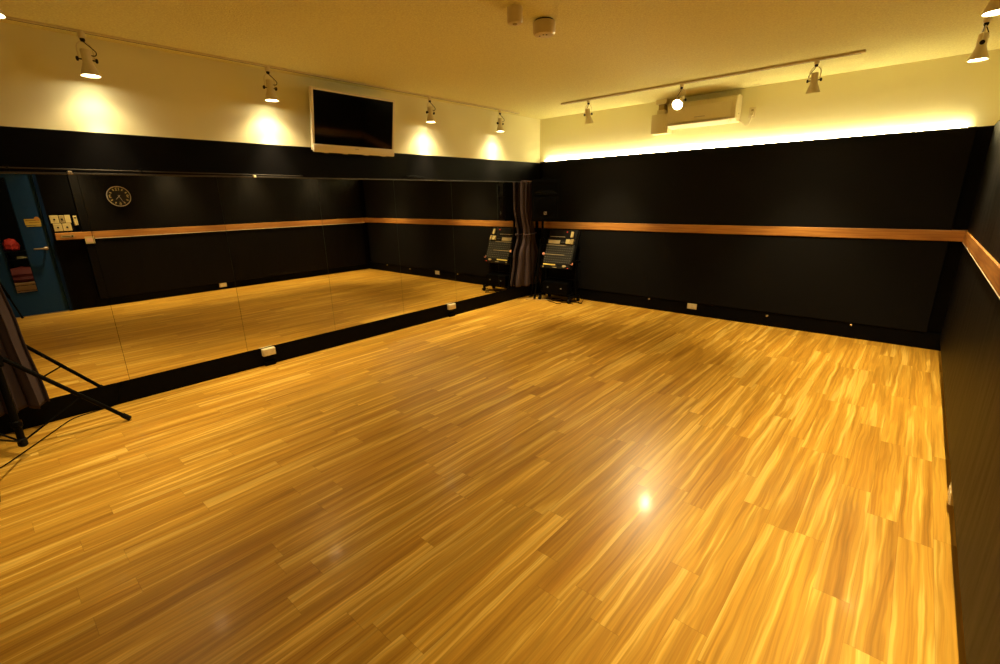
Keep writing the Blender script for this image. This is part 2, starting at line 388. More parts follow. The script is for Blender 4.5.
# wall clock: hands near 4:34
t = on_right('wall_clock', 'round black wall clock with a silver rim', 'clock', 1.70, 1.665, W)
R0 = .152; RX = Rx(pi/2)
obj('case', lathe(B(), [(R0-.004, 0), (R0-.002, .022), (R0-.02, .022)], 48, RX), MT['blackpl'], t, True)
obj('rim', lathe(B(), [(R0-.012, .020), (R0-.010, .032), (R0-.003, .034), (R0, .026), (R0, .012), (R0-.012, .012)], 56, RX, False), MT['silver'], t, True)
obj('dial', lathe(B(), [(R0-.010, .022), (R0-.010, .0235)], 48, RX), MT['dial'], t)
def hand(name, ang, ln, w, z):
    a = radians(ang); dirv = Vector((sin(a), 0, cos(a))); nv = Vector((cos(a), 0, -sin(a)))
    bm = B(); P = [-dirv*.02-nv*w, -dirv*.02+nv*w, dirv*ln+nv*w*.5, dirv*ln-nv*w*.5]
    f = [bm.verts.new(p+Vector((0, -z, 0))) for p in P]; g = [bm.verts.new(p+Vector((0, -z-.0015, 0))) for p in P]
    bm.faces.new(f); bm.faces.new(g[::-1])
    for i in range(4): bm.faces.new((f[i], f[(i+1) % 4], g[(i+1) % 4], g[i]))
    obj(name, bm, MT['silver'], t)
hand('hour_hand', 137, .062, .0055, .026); hand('minute_hand', 206, .115, .004, .029)
for k in range(12):
    a = radians(30*k)
    if k % 3:
        bm = B(); box(bm, -.0075, .0075, -.0255, -.0235, .096, .124, mtx=Ry(a)); obj('tick', bm, MT['paper'], t)
def numeral(txt, size, x, z, parent, y):
    cu = bpy.data.curves.new('numeral', 'FONT'); cu.body = txt; cu.size = size; cu.align_x = 'CENTER'; cu.align_y = 'CENTER'; cu.extrude = .0008; cu.offset = .0012
    to = bpy.data.objects.new('tmp_text', cu); COL.objects.link(to)
    bpy.context.view_layer.update()
    me = bpy.data.meshes.new_from_object(to.evaluated_get(bpy.context.evaluated_depsgraph_get()))
    bpy.data.objects.remove(to); bpy.data.curves.remove(cu)
    o = bpy.data.objects.new('numeral', me); COL.objects.link(o); me.materials.append(MT['paper'])
    me.transform(T((x, y, z)) @ Rx(pi/2)); o.parent = parent
for s, x, z in (('12', 0, .106), ('3', .110, 0), ('6', 0, -.108), ('9', -.110, 0)): numeral(s, .064, x, z, t, -.025)

# ------------------------------------------------------------------ mirrors along the left wall
seams = [-.29, .612, 1.513, 2.418, 3.335, 4.218, 5.096, 5.99]
mlab = ['mirror panel behind the gathered curtain and tripod at the near end of left wall',
        'mirror panel showing the wall clock, right after the curtain and tripod',
        'mirror panel directly above the nearer baseboard outlet box',
        'mirror panel standing below the television screen',
        'mirror panel just beyond the television with black cord on its top edge',
        'mirror panel above the farther baseboard outlet box',
        'farthest mirror panel, next to the corner curtain and mixer reflection']
for k in range(7):
    o = obj('wall_mirror', box(B(), -.006, 0, seams[k]+.0012, seams[k+1]-.0012, MZ0, MZ1), [MT['mirror'], MT['edge']])
    for p in o.data.polygons: p.material_index = 0 if p.normal.x > .9 else 1
    tag(o, mlab[k], 'mirror', 'mirror panels along the left wall')
t = thing('mirror_channel', 'thin dark metal channel along the top of the mirrors', 'channel', (0, 0, MZ1))
obj('strip', box(B(), -.006, .006, -.29, 5.99, 0, .012, .002), MT['channel'], t)
for y in (.577, 1.825): obj('clip', box(B(), -.006, .014, y-.013, y+.013, .0, .024, .004), MT['cream'] if y > 1 else MT['steel'], t)
t = thing('curtain_rail', 'thin dark curtain wire on brackets above the nearer mirrors', 'curtain rail', (0, 0, 1.775))
obj('wire', tube(B(), [(.035, -.30, .005), (.035, .6, 0), (.035, 1.4, -.006), (.035, 2.26, -.012)], .004, 8), MT['wire'], t, True)
for y, dz in ((.269, .0), (.99, -.003), (2.247, -.012)):
    bm = B(); box(bm, -.006, .004, y-.012, y+.012, dz-.02, dz+.02, .002); tube(bm, [(0, y, dz), (.042, y, dz)], .005, 8); obj('bracket', bm, MT['blackmt'], t)
# loose black cord on the mirror top
pts = []
for k in range(40):
    a = k/39*2*pi*2.5; pts.append((.012+.008*sin(a*1.3), 3.62+.13*cos(a)+.03*k/39, MZ1+.020+.009*abs(sin(a))+.0006*k))
pts += [(.012, 3.95, MZ1+.020), (.012, 4.25, MZ1+.017), (.012, 4.6, MZ1+.017), (.012, 5.05, MZ1+.017), (.012, 5.3, MZ1+.017)]
tag(obj('loose_cord', tube(B(), smoothpath(pts, 3), .004, 7), MT['blackpl'], None, True), 'loose coiled black cord lying along the mirror top beyond television', 'cord')

# ------------------------------------------------------------------ outlets
def outlet_box(y, label):
    t = thing('outlet_box', label, 'outlet', (.003, y, .137), LEFT, 'outlet boxes on the mirror baseboard')
    obj('box', box(B(), -.06, .06, -.045, 0, -.036, .036, .006), MT['cream'], t)
    obj('cover', box(B(), -.055, .055, -.050, -.044, -.031, .031, .003), MT['white'], t)
    bm = B()
    for x in (-.03, .03):
        for s in (-.007, .007): box(bm, x+s-.0015, x+s+.0015, -.0505, -.0495, -.008, .008)
    bm.free()
    for x in (-.03, .03):
        bm = B(); box(bm, x-.012, x+.012, -.0508, -.0495, -.012, .012, .0005); obj('socket', bm, MT['cream'], t)
    obj('conduit', box(B(), -.05, .05, -.035, 0, -.137, -.10, .004), MT['blackpl'], t)
    return t
outlet_box(1.69, 'cream double outlet box on mirror baseboard, the one nearer the black tripod')
outlet_box(4.10, 'cream double outlet box on mirror baseboard, the one nearer the mixer corner')
t = thing('wall_outlet', 'cream outlet plate low on the back wall baseboard', 'outlet', (2.507, L+.004, .118), BACK)
obj('plate', box(B(), -.06, .06, -.010, 0, -.036, .036, .003), MT['cream'], t)
[obj('socket', box(B(), x-.016, x+.016, -.0125, -.009, -.022, .022, .002), MT['white'], t) for x in (-.028, .028)]
t = thing('wall_outlet', 'cream outlet box low on the right wall under the slack cloth', 'outlet', (XW-.012, 2.93, .082), RIGHT)
obj('box', box(B(), -.06, .06, -.036, 0, -.036, .036, .004), MT['cream'], t)
[obj('socket', box(B(), x-.016, x+.016, -.0385, -.035, -.022, .022, .002), MT['white'], t) for x in (-.028, .028)]
for x, z, lb in ((1.918, .141, 'small brass stud on back baseboard nearest the mixer rack'), (3.381, .121, 'small brass stud on back baseboard, middle one, right of the outlet'), (4.184, .143, 'small brass stud on back baseboard nearest the right wall')):
    o = obj('brass_stud', lathe(B(), [(.012, 0), (.012, .006), (.007, .012), (.009, .018), (.005, .022)], 16, Rx(pi/2)), MT['brass'], None, True, (x, L+.004, z)); tag(o, lb, 'stud', 'brass studs along the back baseboard')

# ------------------------------------------------------------------ television
t = thing('television', 'wall mounted flat television with white frame and black screen', 'television', (-.005, 2.818, 2.262), LEFT)
TM = T((0, -.155, 0)) @ Rx(radians(-9))      # leans forward at the top
TMi = T((0, -.155, 0)) @ Rx(radians(10.5))
w2, h2 = .462, .272
bm = B()
box(bm, -w2, w2, -.005, .030, -h2, h2, .010, 3)
bm.transform(TMi); obj('cabinet', bm, MT['tvw'], t, True)
bm = B(); bz = .020
for a in ((-w2, w2, h2-bz, h2), (-w2, -w2+bz, -h2+.06, h2-bz), (w2-bz, w2, -h2+.06, h2-bz)): box(bm, a[0], a[1], -.014, -.003, a[2], a[3], .003)
bm.transform(TMi); obj('bezel', bm, MT['tvw'], t)
bm = B(); box(bm, -w2, w2, -.030, -.002, -h2-.01, -h2+.062, .008, 3); bm.transform(TMi); obj('speaker_bar', bm, MT['tvw'], t, True)
bm = B(); box(bm, -w2+bz, w2-bz, -.008, -.004, -h2+.06, h2-bz); bm.transform(TMi); obj('screen', bm, MT['screen'], t)
bm = B(); box(bm, -.02, .02, -.0315, -.0295, -h2+.036, -h2+.042); bm.transform(TMi); obj('badge', bm, MT['steel'], t)
bm = B()
for x in (-.33, -.12, .12, .33): box(bm, x-.025, x+.025, -.02, .02, -h2-.016, -h2-.008, .002)
bm.transform(TMi); bm.free()
for x in (-.33, -.12, .12, .33):
    bm = box(B(), x-.025, x+.025, -.02, .02, -h2-.016, -h2-.008, .002); bm.transform(TMi); obj('bottom_tab', bm, MT['white'], t)
bm = B(); box(bm, -.2, .2, -.02, 0, -.12, .12); box(bm, -.05, .05, -.125, -.02, -.05, .05); obj('wall_bracket', bm, MT['blackmt'], t)

# ------------------------------------------------------------------ air conditioner and its duct
t = thing('air_conditioner', 'cream wall mounted air conditioner above the glowing back panel', 'air conditioner', (2.437, YB, 2.43), BACK)
prof = [(0, .145), (-.10, .145), (-.175, .125), (-.205, .085), (-.215, .0), (-.205, -.10), (-.165, -.128), (0, -.132)]
bm = B(); hw = .385
A = [bm.verts.new((-hw, y, z)) for y, z in prof]; C = [bm.verts.new((hw, y, z)) for y, z in prof]
n = len(prof)
for i in range(n): bm.faces.new((A[i], A[(i+1) % n], C[(i+1) % n], C[i]))
bm.faces.new(A[::-1]); bm.faces.new(C)
bmesh.ops.bevel(bm, geom=[e for e in bm.edges], offset=.006, segments=2, affect='EDGES')
obj('casing', bm, MT['cream'], t, True)
bm = B(); box(bm, -hw+.02, hw-.05, -.220, -.208, -.085, .075, .004); obj('front_panel', bm, MT['white'], t)
bm = B(); box(bm, -hw+.03, hw-.06, -.012, .0, -.045, .045, .004, mtx=T((0, -.185, -.122)) @ Rx(radians(62))); obj('louver', bm, MT['white'], t)
obj('side_panel', box(B(), hw-.003, hw+.004, -.16, -.02, -.10, .11, .002), MT['cream'], t)
obj('indicator', lathe(B(), [(.006, 0), (.006, .002)], 12, T((hw+.004, -.10, -.05)) @ Ry(pi/2)), MT['ink'], t)
obj('badge', box(B(), -.06, .06, -.2215, -.2195, -.052, -.044), MT['steel'], t)
PO = Vector((.503, 0, -.045))
cdo = obj('power_cord', tube(B(), [PO+p for p in smoothpath([(0, -.03, -.03), (-.005, -.03, -.07), (-.025, -.025, -.115), (-.055, -.02, -.125), (-.085, -.03, -.10), (-.118, -.05, -.06)])], .006, 8), MT['white'], t, True)
obj('plug', box(B(), PO.x-.018, PO.x+.018, -.04, -.0095, PO.z-.035, PO.z, .004), MT['white'], cdo)
t = thing('duct_cover', 'cream pipe cover box with an elbow beside the air conditioner', 'duct', (1.925, YB, 2.36), BACK)
obj('box', box(B(), -.10, .118, -.15, 0, -.11, .115, .012), MT['cream'], t, True)
bm = B(); box(bm, -.055, .045, -.10, 0, .115, .17, .006); obj('collar', bm, MT['cream'], t)
bm = B(); box(bm, -.045, .03, -.085, 0, .17, .235, .006); obj('neck', bm, MT['paper2'], t)
bm = B(); box(bm, -.075, .06, -.10, 0, .235, .29, .006); obj('elbow', bm, MT['cream'], t)
t = thing('power_socket', 'white wall socket with a plug right of the air conditioner', 'socket', (2.94, YB, 2.385), BACK)
obj('plate', box(B(), -.035, .035, -.008, 0, -.055, .055, .003), MT['white'], t)
obj('slots', box(B(), -.012, .012, -.0092, -.007, .015, .035), MT['paper2'], t)
# ------------------------------------------------------------------ cove light rope on top of the back panel
t = thing('rope_light', 'glowing warm rope light along the top of the black back panel', 'light', (2.42, L+.012, 2.045))
pts = []; rr = []
N_ = 190
for k in range(N_+1): pts.append((-2.30+4.60*k/N_, 0, .009)); rr.append(.0075 if k % 2 else .0095)
obj('tube', tube(B(), pts, rr, 7), MT['rope'], t, True)

# ------------------------------------------------------------------ lighting tracks and spotlights
def track(name, x0, x1, y0, y1, label):
    t = thing('lighting_track', label, 'track', ((x0+x1)/2, (y0+y1)/2, H))
    hx, hy = (x1-x0)/2, (y1-y0)/2; along_y = hy > hx
    hd = .014 if along_y else .020
    obj('housing', box(B(), -hx, hx, -hy, hy, -hd, 0, .002), MT['cream'], t)
    obj('slot', box(B(), -hx*.28, hx*.28, -hy+.03, hy-.03, -hd-.0006, -hd+.004) if along_y else box(B(), -hx+.03, hx-.03, -hy*.28, hy*.28, -hd-.0006, -hd+.004), MT['ink'], t)
TLX, TBY, TRX, TFY = .145, 5.30, 4.66, .30
track('left', TLX-.013, TLX+.013, YR+.1, 5.42, 'cream lighting track on the ceiling along the mirror wall')
track('back', .93, 3.97, TBY-.018, TBY+.018, 'cream lighting track on the ceiling in front of the air conditioner')
track('right', TRX-.013, TRX+.013, .3, 5.35, 'cream lighting track on the ceiling along the right wall')
track('rear', .3, 4.0, TFY-.018, TFY+.018, 'cream lighting track crossing the ceiling near the camera end')

PZ = -.175          # pivot height under the ceiling
def make_spot():
    t = thing('track_spotlight', '', 'spotlight')
    obj('adapter', lathe(B(), [(.018, -.048), (.021, -.043), (.021, -.013), (.017, -.010), (.017, -.004)], 20), MT['white'], t, True)
    obj('joint', lathe(B(), [(.009, -.068), (.014, -.060), (.014, -.048)], 14), MT['ink'], t, True)
    bm = B(); tube(bm, smoothpath([(0, -.042, PZ), (0, -.042, -.12), (0, -.040, -.10), (0, -.032, -.082), (0, -.016, -.069), (0, 0, -.066), (0, .016, -.069), (0, .032, -.082), (0, .040, -.10), (0, .042, -.12), (0, .042, PZ)], 4), .0036, 8)
    obj('yoke', bm, MT['white'], t, True)
    bm = B(); tube(bm, smoothpath([(.0, .0, -.064), (.010, .012, -.08), (.022, .034, -.104), (.028, .052, -.128), (.022, .048, -.146), (.010, .030, -.148), (.0, .022, -.138)], 5), .003, 7)
    obj('cord', bm, MT['ink'], t, True)
    hd = obj('lamp_head', lathe(B(), [(.012, .064), (.026, .062), (.028, .056), (.028, -.014), (.031, -.026), (.056, -.100), (.053, -.100), (.027, -.024), (.023, -.012), (.021, .035)], 36, cap=True), MT['white'], t, True)
    hd.location = (0, 0, PZ)
    obj('lamp_glass', lathe(B(), [(.0485, -.0905), (.0485, -.0895), (.02, -.083)], 28), MT['lit'], hd)
    for s in (-1, 1):
        bm = B(); tube(bm, [(0, s*.026, 0), (0, s*.052, 0)], .0045, 8)
        lathe(bm, [(.010, 0), (.0145, .003), (.0145, .011), (.010, .014)], 10, T((0, s*.044, 0)) @ Rx(-s*pi/2))
        obj('knob', bm, MT['ink'], hd)
    return t
proto = make_spot(); used = [False]
WARM = (1, .765, .40)
def spot(x, y, label, group, rz=0, tilt=0, power=40, ang=125, blend=1.0, lamp=True, roll=0, wide=.2):
    if used[0]: o = copy_tree(proto)
    else: o = proto; used[0] = True
    o['label'] = label; o['group'] = group
    o.location = (x, y, H); o.rotation_euler = (0, 0, rz)
    hd = [c for c in o.children if c.name.startswith('lamp_head')][0]
    hd.rotation_euler = (roll, tilt, 0)
    if lamp:
        for e_, a_ in ((power, ang), (power*wide, 128)):      # reflector beam and its soft skirt
            ld = bpy.data.lights.new('spot_beam', 'SPOT'); ld.energy = e_; ld.color = WARM; ld.spot_size = radians(a_); ld.spot_blend = blend; ld.shadow_soft_size = .035
            lo = bpy.data.objects.new('spot_beam', ld); COL.objects.link(lo); lo.parent = hd; lo.location = (0, 0, -.118)
    return o
SPOTS_LEFT = (.80, 2.015, 3.815, 5.02)
gl = 'spotlights on the track above the mirrors'
spot(TLX, SPOTS_LEFT[0], 'cone spotlight above the mirror wall nearest the camera, first on its track', gl, 0, 0, 66, 62, wide=.13)
spot(TLX, SPOTS_LEFT[1], 'cone spotlight above the mirror wall just before the television', gl, 0, 0, 66, 62, wide=.13)
spot(TLX, SPOTS_LEFT[2], 'cone spotlight above the mirror wall just beyond the television', gl, 0, 0, 66, 62, wide=.13)
spot(TLX, SPOTS_LEFT[3], 'cone spotlight above the mirror wall nearest the room corner', gl, 0, 0, 66, 62, wide=.13)
gb_ = 'spotlights on the track before the air conditioner'
spot(1.32, TBY, 'cone spotlight on back track between corner and air conditioner, seen from behind', gb_, pi/2, radians(-14), 62, 72)
o = spot(2.44, TBY, 'glaring spotlight in front of the air conditioner aimed at the camera', gb_, pi/2, radians(58), 100, 95, wide=0)
spot(3.63, TBY, 'cone spotlight on back track right of the air conditioner', gb_, pi/2, radians(-10), 70, 72)
gr_ = 'spotlights on the track along the right wall'
spot(TRX, 4.90, 'cone spotlight by right wall at the frame edge, fully visible one', gr_, 0, 0, 84, 78)
spot(TRX, 3.70, 'cone spotlight by right wall, only its glowing mouth shows at top corner', gr_, 0, 0, 74, 78)
spot(TRX, 2.40, 'cone spotlight by right wall, third from the back wall', gr_, 0, 0, 74, 78)
spot(TRX, 1.20, 'cone spotlight by right wall, nearest the door', gr_, 0, 0, 50, 78)
gf_ = 'spotlights on the track near the camera end'
spot(1.2, TFY-.01, 'cone spotlight at top left frame edge, glowing mouth only', gf_, pi/2, 0, 55, 80)

# ------------------------------------------------------------------ ceiling detectors
t = thing('smoke_detector', 'round wide cream smoke detector on the ceiling', 'detector', (2.455, 2.85, H))
obj('base', lathe(B(), [(.060, -.009), (.060, 0)], 36), MT['ink'], t, True)  # near-black disc paints in the gap shadow between body and ceiling
obj('body', lathe(B(), [(.045, -.088), (.065, -.086), (.074, -.074), (.075, -.014), (.067, -.009)], 36), MT['cream'], t, True)
[obj('vent_hole', lathe(B(), [(.006, 0), (.006, .002)], 10, T((px, py, -.0895))), MT['ink'], t) for px, py in ((-.03, -.01), (.005, -.015), (.02, .0))]
t = thing('ceiling_sensor', 'smaller narrow cream sensor cylinder beside the smoke detector', 'sensor', (2.455, 2.545, H))
obj('body', lathe(B(), [(.03, -.090), (.042, -.088), (.048, -.078), (.048, 0)], 32), MT['cream'], t, True)
obj('lens', lathe(B(), [(.012, -.094), (.016, -.090)], 16), MT['paper2'], t, True)

# ------------------------------------------------------------------ curtains
def curtain(name, label, x, yc, z0, z1, ztie, widths, centers, n, depth, seed):
    rnd = random.Random(seed); ph = [rnd.uniform(0, 6.28) for _ in range(4)]
    t = thing(name, label, 'curtain', (x, yc, z0))
    bm = B(); NU, NV = 150, 60; grid = []
    def lerp(tab, v):
        for (a, p), (b, q) in zip(tab, tab[1:]):
            if v <= b:
                s = (v-a)/(b-a); s = s*s*(3-2*s); return p+(q-p)*s
        return tab[-1][1]
    for j in range(NV+1):
        v = j/NV; z = v*(z1-z0); w = lerp(widths, v); c = lerp(centers, v); dp = lerp(depth, v); row = []
        for i in range(NU+1):
            u = i/NU; a = u*2*pi*n
            warp = u + .012*sin(a*.37+ph[0]) + .008*sin(3*v+ph[1]+a*.2)
            yy = c + w*(warp-.5) + .10*w/n*sin(2*a+ph[2])
            k = sin(a + .6*sin(2.1*v+ph[3])) + .35*sin(a*.53+ph[1]+1.4*v)
            bow = -(2*u-1)**2*dp*.6
            row.append(bm.verts.new((dp*(.5*k)+bow, yy, z + .006*sin(a*.5)*(1-v))))
        grid.append(row)
    for j in range(NV):
        for i in range(NU): bm.faces.new((grid[j][i], grid[j][i+1], grid[j+1][i+1], grid[j+1][i]))
    o = obj('drape', bm, MT['curtain'], t, True)
    sd = o.modifiers.new('thickness', 'SOLIDIFY'); sd.thickness = .003
    # tie band
    vt = (ztie-z0)/(z1-z0); wt = lerp(widths, vt); ct = lerp(centers, vt); dt = lerp(depth, vt)
    bm = B(); pts = []
    for k in range(32):
        a = 2*pi*k/32; pts.append((-dt*.25 + dt*1.02*cos(a), ct+(wt*.54)*sin(a), ztie-z0+.01*sin(a)))
    tube(bm, pts, .011, 8, True); obj('tie_band', bm, MT['curtain'], t, True)
    bm = B()
    tube(bm, [(0, lerp(centers, 1)-lerp(widths, 1)/2, z1-z0), (0, lerp(centers, 1)+lerp(widths, 1)/2, z1-z0)], .012, 8); obj('header', bm, MT['curtain'], t, True)
    return t
curtain('gathered_curtain', 'mauve grey gathered curtain tied at the far corner beside the loudspeaker', .092, 5.715, .195, 1.755, .985,
        [(0, .72), (.28, .52), (.48, .28), (.56, .25), (1, .30)], [(0, .06), (.5, .03), (.75, -.04), (1, -.03)], 4, [(0, .070), (.5, .045), (1, .04)], 3)
curtain('gathered_curtain', 'mauve grey gathered curtain behind tripod at the near end of mirrors', .135, -.22, .175, 1.755, 1.36,
        [(0, .66), (.35, .585), (.58, .53), (.75, .36), (1, .40)], [(0, .04), (.6, .035), (1, 0)], 6, [(0, .11), (.6, .07), (1, .05)], 11)

# ------------------------------------------------------------------ loudspeaker stands and loudspeaker
def stand(label, px, py, zhub, r, angs, ztop, pole_r=.019, zbot=.08, krot=0):
    t = thing('speaker_stand', label, 'stand', (px, py, 0))
    obj('pole', tube(B(), [(0, 0, zbot+.02), (0, 0, ztop)], pole_r, 14), MT['blackmt'], t, True)
    obj('pole_cap', lathe(B(), [(.016, zbot), (.024, zbot+.01), (.024, zbot+.05), (.020, zbot+.055)], 16), MT['rubber'], t, True)
    bm = B(); lathe(bm, [(.022, zhub-.05), (.032, zhub-.045), (.034, zhub+.03), (.024, zhub+.05)], 18); obj('collar', bm, MT['blackpl'], t, True)
    bm = B(); lathe(bm, [(.022, zbot+.13), (.028, zbot+.135), (.028, zbot+.17), (.022, zbot+.175)], 18); obj('lower_collar', bm, MT['blackpl'], t, True)
    bm = B(); tube(bm, [(.02, 0, zhub+.01), (.06, 0, zhub+.01)], .006, 8); lathe(bm, [(.012, 0), (.018, .004), (.018, .018), (.012, .022)], 10, T((.055, 0, zhub+.01)) @ Ry(pi/2)); bm.transform(Rz(krot)); obj('knob', bm, MT['blackpl'], t, True)
    for a, rr in angs:
        dv = Vector((cos(a), sin(a), 0)); foot = dv*rr + Vector((0, 0, .014)); hub = dv*.03 + Vector((0, 0, zhub))
        lg = obj('leg', tube(B(), [hub, foot + (hub-foot).normalized()*.03], .0135, 10), MT['blackmt'], t, True)
        obj('rubber_foot', tube(B(), [foot + (hub-foot).normalized()*.055, foot], [.018, .019], 10), MT['rubber'], lg, True)
        mid = foot + (hub-foot)*.42; low = dv*.022 + Vector((0, 0, zbot+.04))
        obj('brace', tube(B(), [mid, low], .006, 8), MT['blackmt'], t, True)
    return t
A0 = math.atan2(.497+.055, .421-.557)
stand('black tripod stand in front of the near curtain, legs spread', .557, -.055, .655, .5685, [(A0, .5685), (A0+2.094, .5685), (A0+4.189, .5685)], 1.5)
B0 = math.atan2(5.733-5.80, .108-.28)
stand('black pole stand carrying the loudspeaker in the far corner', .28, 5.80, .88, .185, [(B0, .185), (1.95, .15), (-1.62, .19)], 1.178, zbot=.1, krot=pi)
# loudspeaker (built facing -Y)
yaw = math.atan2(.58, .81)
t = thing('loudspeaker', 'black two way loudspeaker in the far corner above the mixer rack', 'loudspeaker', (.35, 5.77, 1.18), yaw)
bm = B(); pv = [(-.2, -.125), (.2, -.125), (.15, .125), (-.15, .125)]
lo_ = [bm.verts.new((x, y, 0)) for x, y in pv]; hi_ = [bm.verts.new((x, y, .59)) for x, y in pv]
bm.faces.new(lo_[::-1]); bm.faces.new(hi_)
for i in range(4): bm.faces.new((lo_[i], lo_[(i+1) % 4], hi_[(i+1) % 4], hi_[i]))
bmesh.ops.bevel(bm, geom=bm.edges[:], offset=.012, segments=3, affect='EDGES')
obj('cabinet', bm, MT['speak'], t, True)
# horn: a flared rectangular mouth
bm = B()
def ring(w, h, y, zc): return [bm.verts.new(p) for p in ((-w, y, zc-h), (w, y, zc-h), (w, y, zc+h), (-w, y, zc+h))]
rs = [ring(.178, .085, -.126, .47), ring(.178, .085, -.139, .47), ring(.165, .072, -.139, .47), ring(.10, .04, -.128, .475)]
for a, b in zip(rs, rs[1:]):
    for i in range(4): bm.faces.new((a[i], a[(i+1) % 4], b[(i+1) % 4], b[i]))
bm.faces.new(rs[-1]); obj('horn', bm, MT['blackpl'], t)
obj('ledge', box(B(), -.17, .17, -.146, -.124, .368, .386, .004), MT['blackpl'], t)
obj('grille', box(B(), -.175, .175, -.137, -.122, .03, .36, .010), MT['grille'], t)
bm = B(); lathe(bm, [(.13, 0), (.135, .004), (.125, .006)], 36, T((0, -.136, .2)) @ Rx(pi/2), True); obj('woofer_ring', bm, MT['blackpl'], t, True)
bm = B(); box(bm, -.021, .021, -.147, -.143, .098, .140, .001); obj('badge', bm, MT['silver'], t)
bm = B(); box(bm, -.004, .004, -.149, -.1465, -.022, .022, mtx=T((0, 0, .119)) @ T((0, -.148, 0)) @ Ry(radians(-38)) @ T((0, .148, 0))); 
box(bm, -.015, -.010, -.149, -.1465, .104, .134); box(bm, .010, .015, -.149, -.1465, .104, .134); obj('badge_mark', bm, MT['ink'], t)
bm = B(); tube(bm, smoothpath([(-.05, .0, .59), (-.05, .0, .605), (0, 0, .612), (.05, 0, .605), (.05, 0, .59)], 4), .007, 8); obj('handle', bm, MT['blackpl'], t, True)

# ------------------------------------------------------------------ rack on casters with mixing gear
RX0, RX1 = .33, .86
tl = math.atan2(.21, .54)
t = thing('rack_stand', 'black equipment rack stand on casters in the far corner', 'rack stand', (.595, 5.80, 0))
hw = (RX1-RX0)/2
for s in (-1, 1):
    fb = obj('foot_bar', box(B(), s*hw-.018, s*hw+.018, -.14, .15, .065, .10, .006), MT['blackmt'], t)
    for yy in (-.12, .13):
        c = obj('caster', lathe(B(), [(.012, -.014), (.031, -.014), (.033, -.006), (.033, .006), (.031, .014), (.012, .014)], 20, T((s*hw, yy-.008, .033)) @ Ry(pi/2)), MT['rubber'], fb, True)
    for yy in (-.12, .13):
        obj('caster_fork', box(B(), s*hw-.020, s*hw+.020, yy-.012, yy+.012, .046, .067, .003), MT['blackmt'], fb)
    obj('upright', box(B(), s*hw-.016, s*hw+.016, .03, .07, .10, .62, .004), MT['blackmt'], t)
    bm = B(); box(bm, s*hw-.014, s*hw+.014, 0, .035, 0, .585, .004, mtx=T((0, -.10, .50)) @ Rx(-tl)); obj('slanted_rail', bm, MT['blackmt'], t)
    bm = B(); box(bm, s*hw-.012, s*hw+.012, -.10, .14, .58, .61, .003); obj('side_arm', bm, MT['blackmt'], t)
obj('cross_bar', box(B(), -hw+.018, hw-.018, .035, .065, .30, .33, .004), MT['blackmt'], t)
obj('lower_shelf', box(B(), -hw+.018, hw-.018, -.10, .12, .102, .118, .003), MT['blackmt'], t)
obj('back_panel', box(B(), -hw+.016, hw-.016, .055, .065, .335, .60), MT['blackpl'], t)
SL = T((.595, 5.70, .50)) @ Rx(-tl)          # slanted frame: x across, z up the slope, -y outwards
def slant_knob(s, v, label=None):
    bm = B(); lathe(bm, [(.012, 0), (.021, .004), (.021, .018), (.013, .024)], 14, T((s*(hw+.002), -.001, v)) @ Rx(pi/2)); bm.transform(T((0, -.10, .50)) @ Rx(-tl))
    o = obj('side_knob', bm, MT['pink'], t, True); o['label'] = 'pink round side knob'
slant_knob(-1, .205); slant_knob(1, .085)
def device(name, label, cat, v0, v1, depth, build, w=hw-.02):
    e = thing(name, label, cat, (.595, 5.70, .50)); e.rotation_euler = (-tl, 0, 0)
    build(e, v0, v1, w, depth); return e
ko = obj('knob', lathe(B(), [(.0062, 0), (.0052, .010)], 8, Rx(pi/2)), MT['knob']); KNOB = ko.data; bpy.data.objects.remove(ko)
def b_mixer(e, v0, v1, w, dp):
    obj('body', box(B(), -w, w, -.012, dp, v0, v1-.003, .003), MT['mixer'], e)
    cols, rows = 12, max(3, int((v1-v0)/.030))
    for i in range(cols):
        for j in range(rows):
            x = -w+.025+(2*w-.05)*i/(cols-1); z = v0+.018+(v1-v0-.036)*j/(rows-1)
            k_ = bpy.data.objects.new('knob', KNOB); COL.objects.link(k_); k_.parent = e; k_.location = (x, -.012, z)
    obj('top_strip', box(B(), -w, w*.45, -.016, -.011, v1-.014, v1-.006), MT['stripe'], e)
def b_deck(e, v0, v1, w, dp):
    obj('body', box(B(), -w, w, -.010, dp, v0, v1-.003, .003), MT['deck'], e)
    obj('display_strip', box(B(), -w+.02, -.02, -.014, -.009, v0+.010, v1-.010, .001), MT['stripe'], e)
    for x in (.02, .05, .08): 
        k_ = bpy.data.objects.new('knob', KNOB); COL.objects.link(k_); k_.parent = e; k_.location = (x, -.010, (v0+v1)/2)
def b_bottom(e, v0, v1, w, dp):
    obj('body', box(B(), -w, w, -.010, dp, v0, v1-.003, .003), MT['deck'], e)
    obj('tape_strip', box(B(), -w+.008, -.01, -.013, -.009, v1-.030, v1-.012), MT['tape'], e)
    obj('logo_plate', box(B(), -.055, .02, -.012, -.009, v0+.010, v0+.018), MT['stripe'], e)
    bm = B(); lathe(bm, [(.024, 0), (.022, .010)], 20, T((w-.10, -.010, (v0+v1)/2+.005)) @ Rx(pi/2) @ Matrix.Diagonal((1.4, .75, 1, 1))); obj('dial', bm, MT['stripe'], e)
    bm = B(); lathe(bm, [(.009, 0), (.008, .009)], 12, T((w-.03, -.010, v0+.014)) @ Rx(pi/2)); obj('red_button', bm, MT['red'], e)
    bm = B(); lathe(bm, [(.009, 0), (.008, .009)], 12, T((-w+.02, -.010, v0+.014)) @ Rx(pi/2)); obj('white_button', bm, MT['paper'], e)
t = thing('power_amplifier', 'black box shaped amplifier on the low shelf of rack', 'amplifier', (.595, 5.80, .1195))
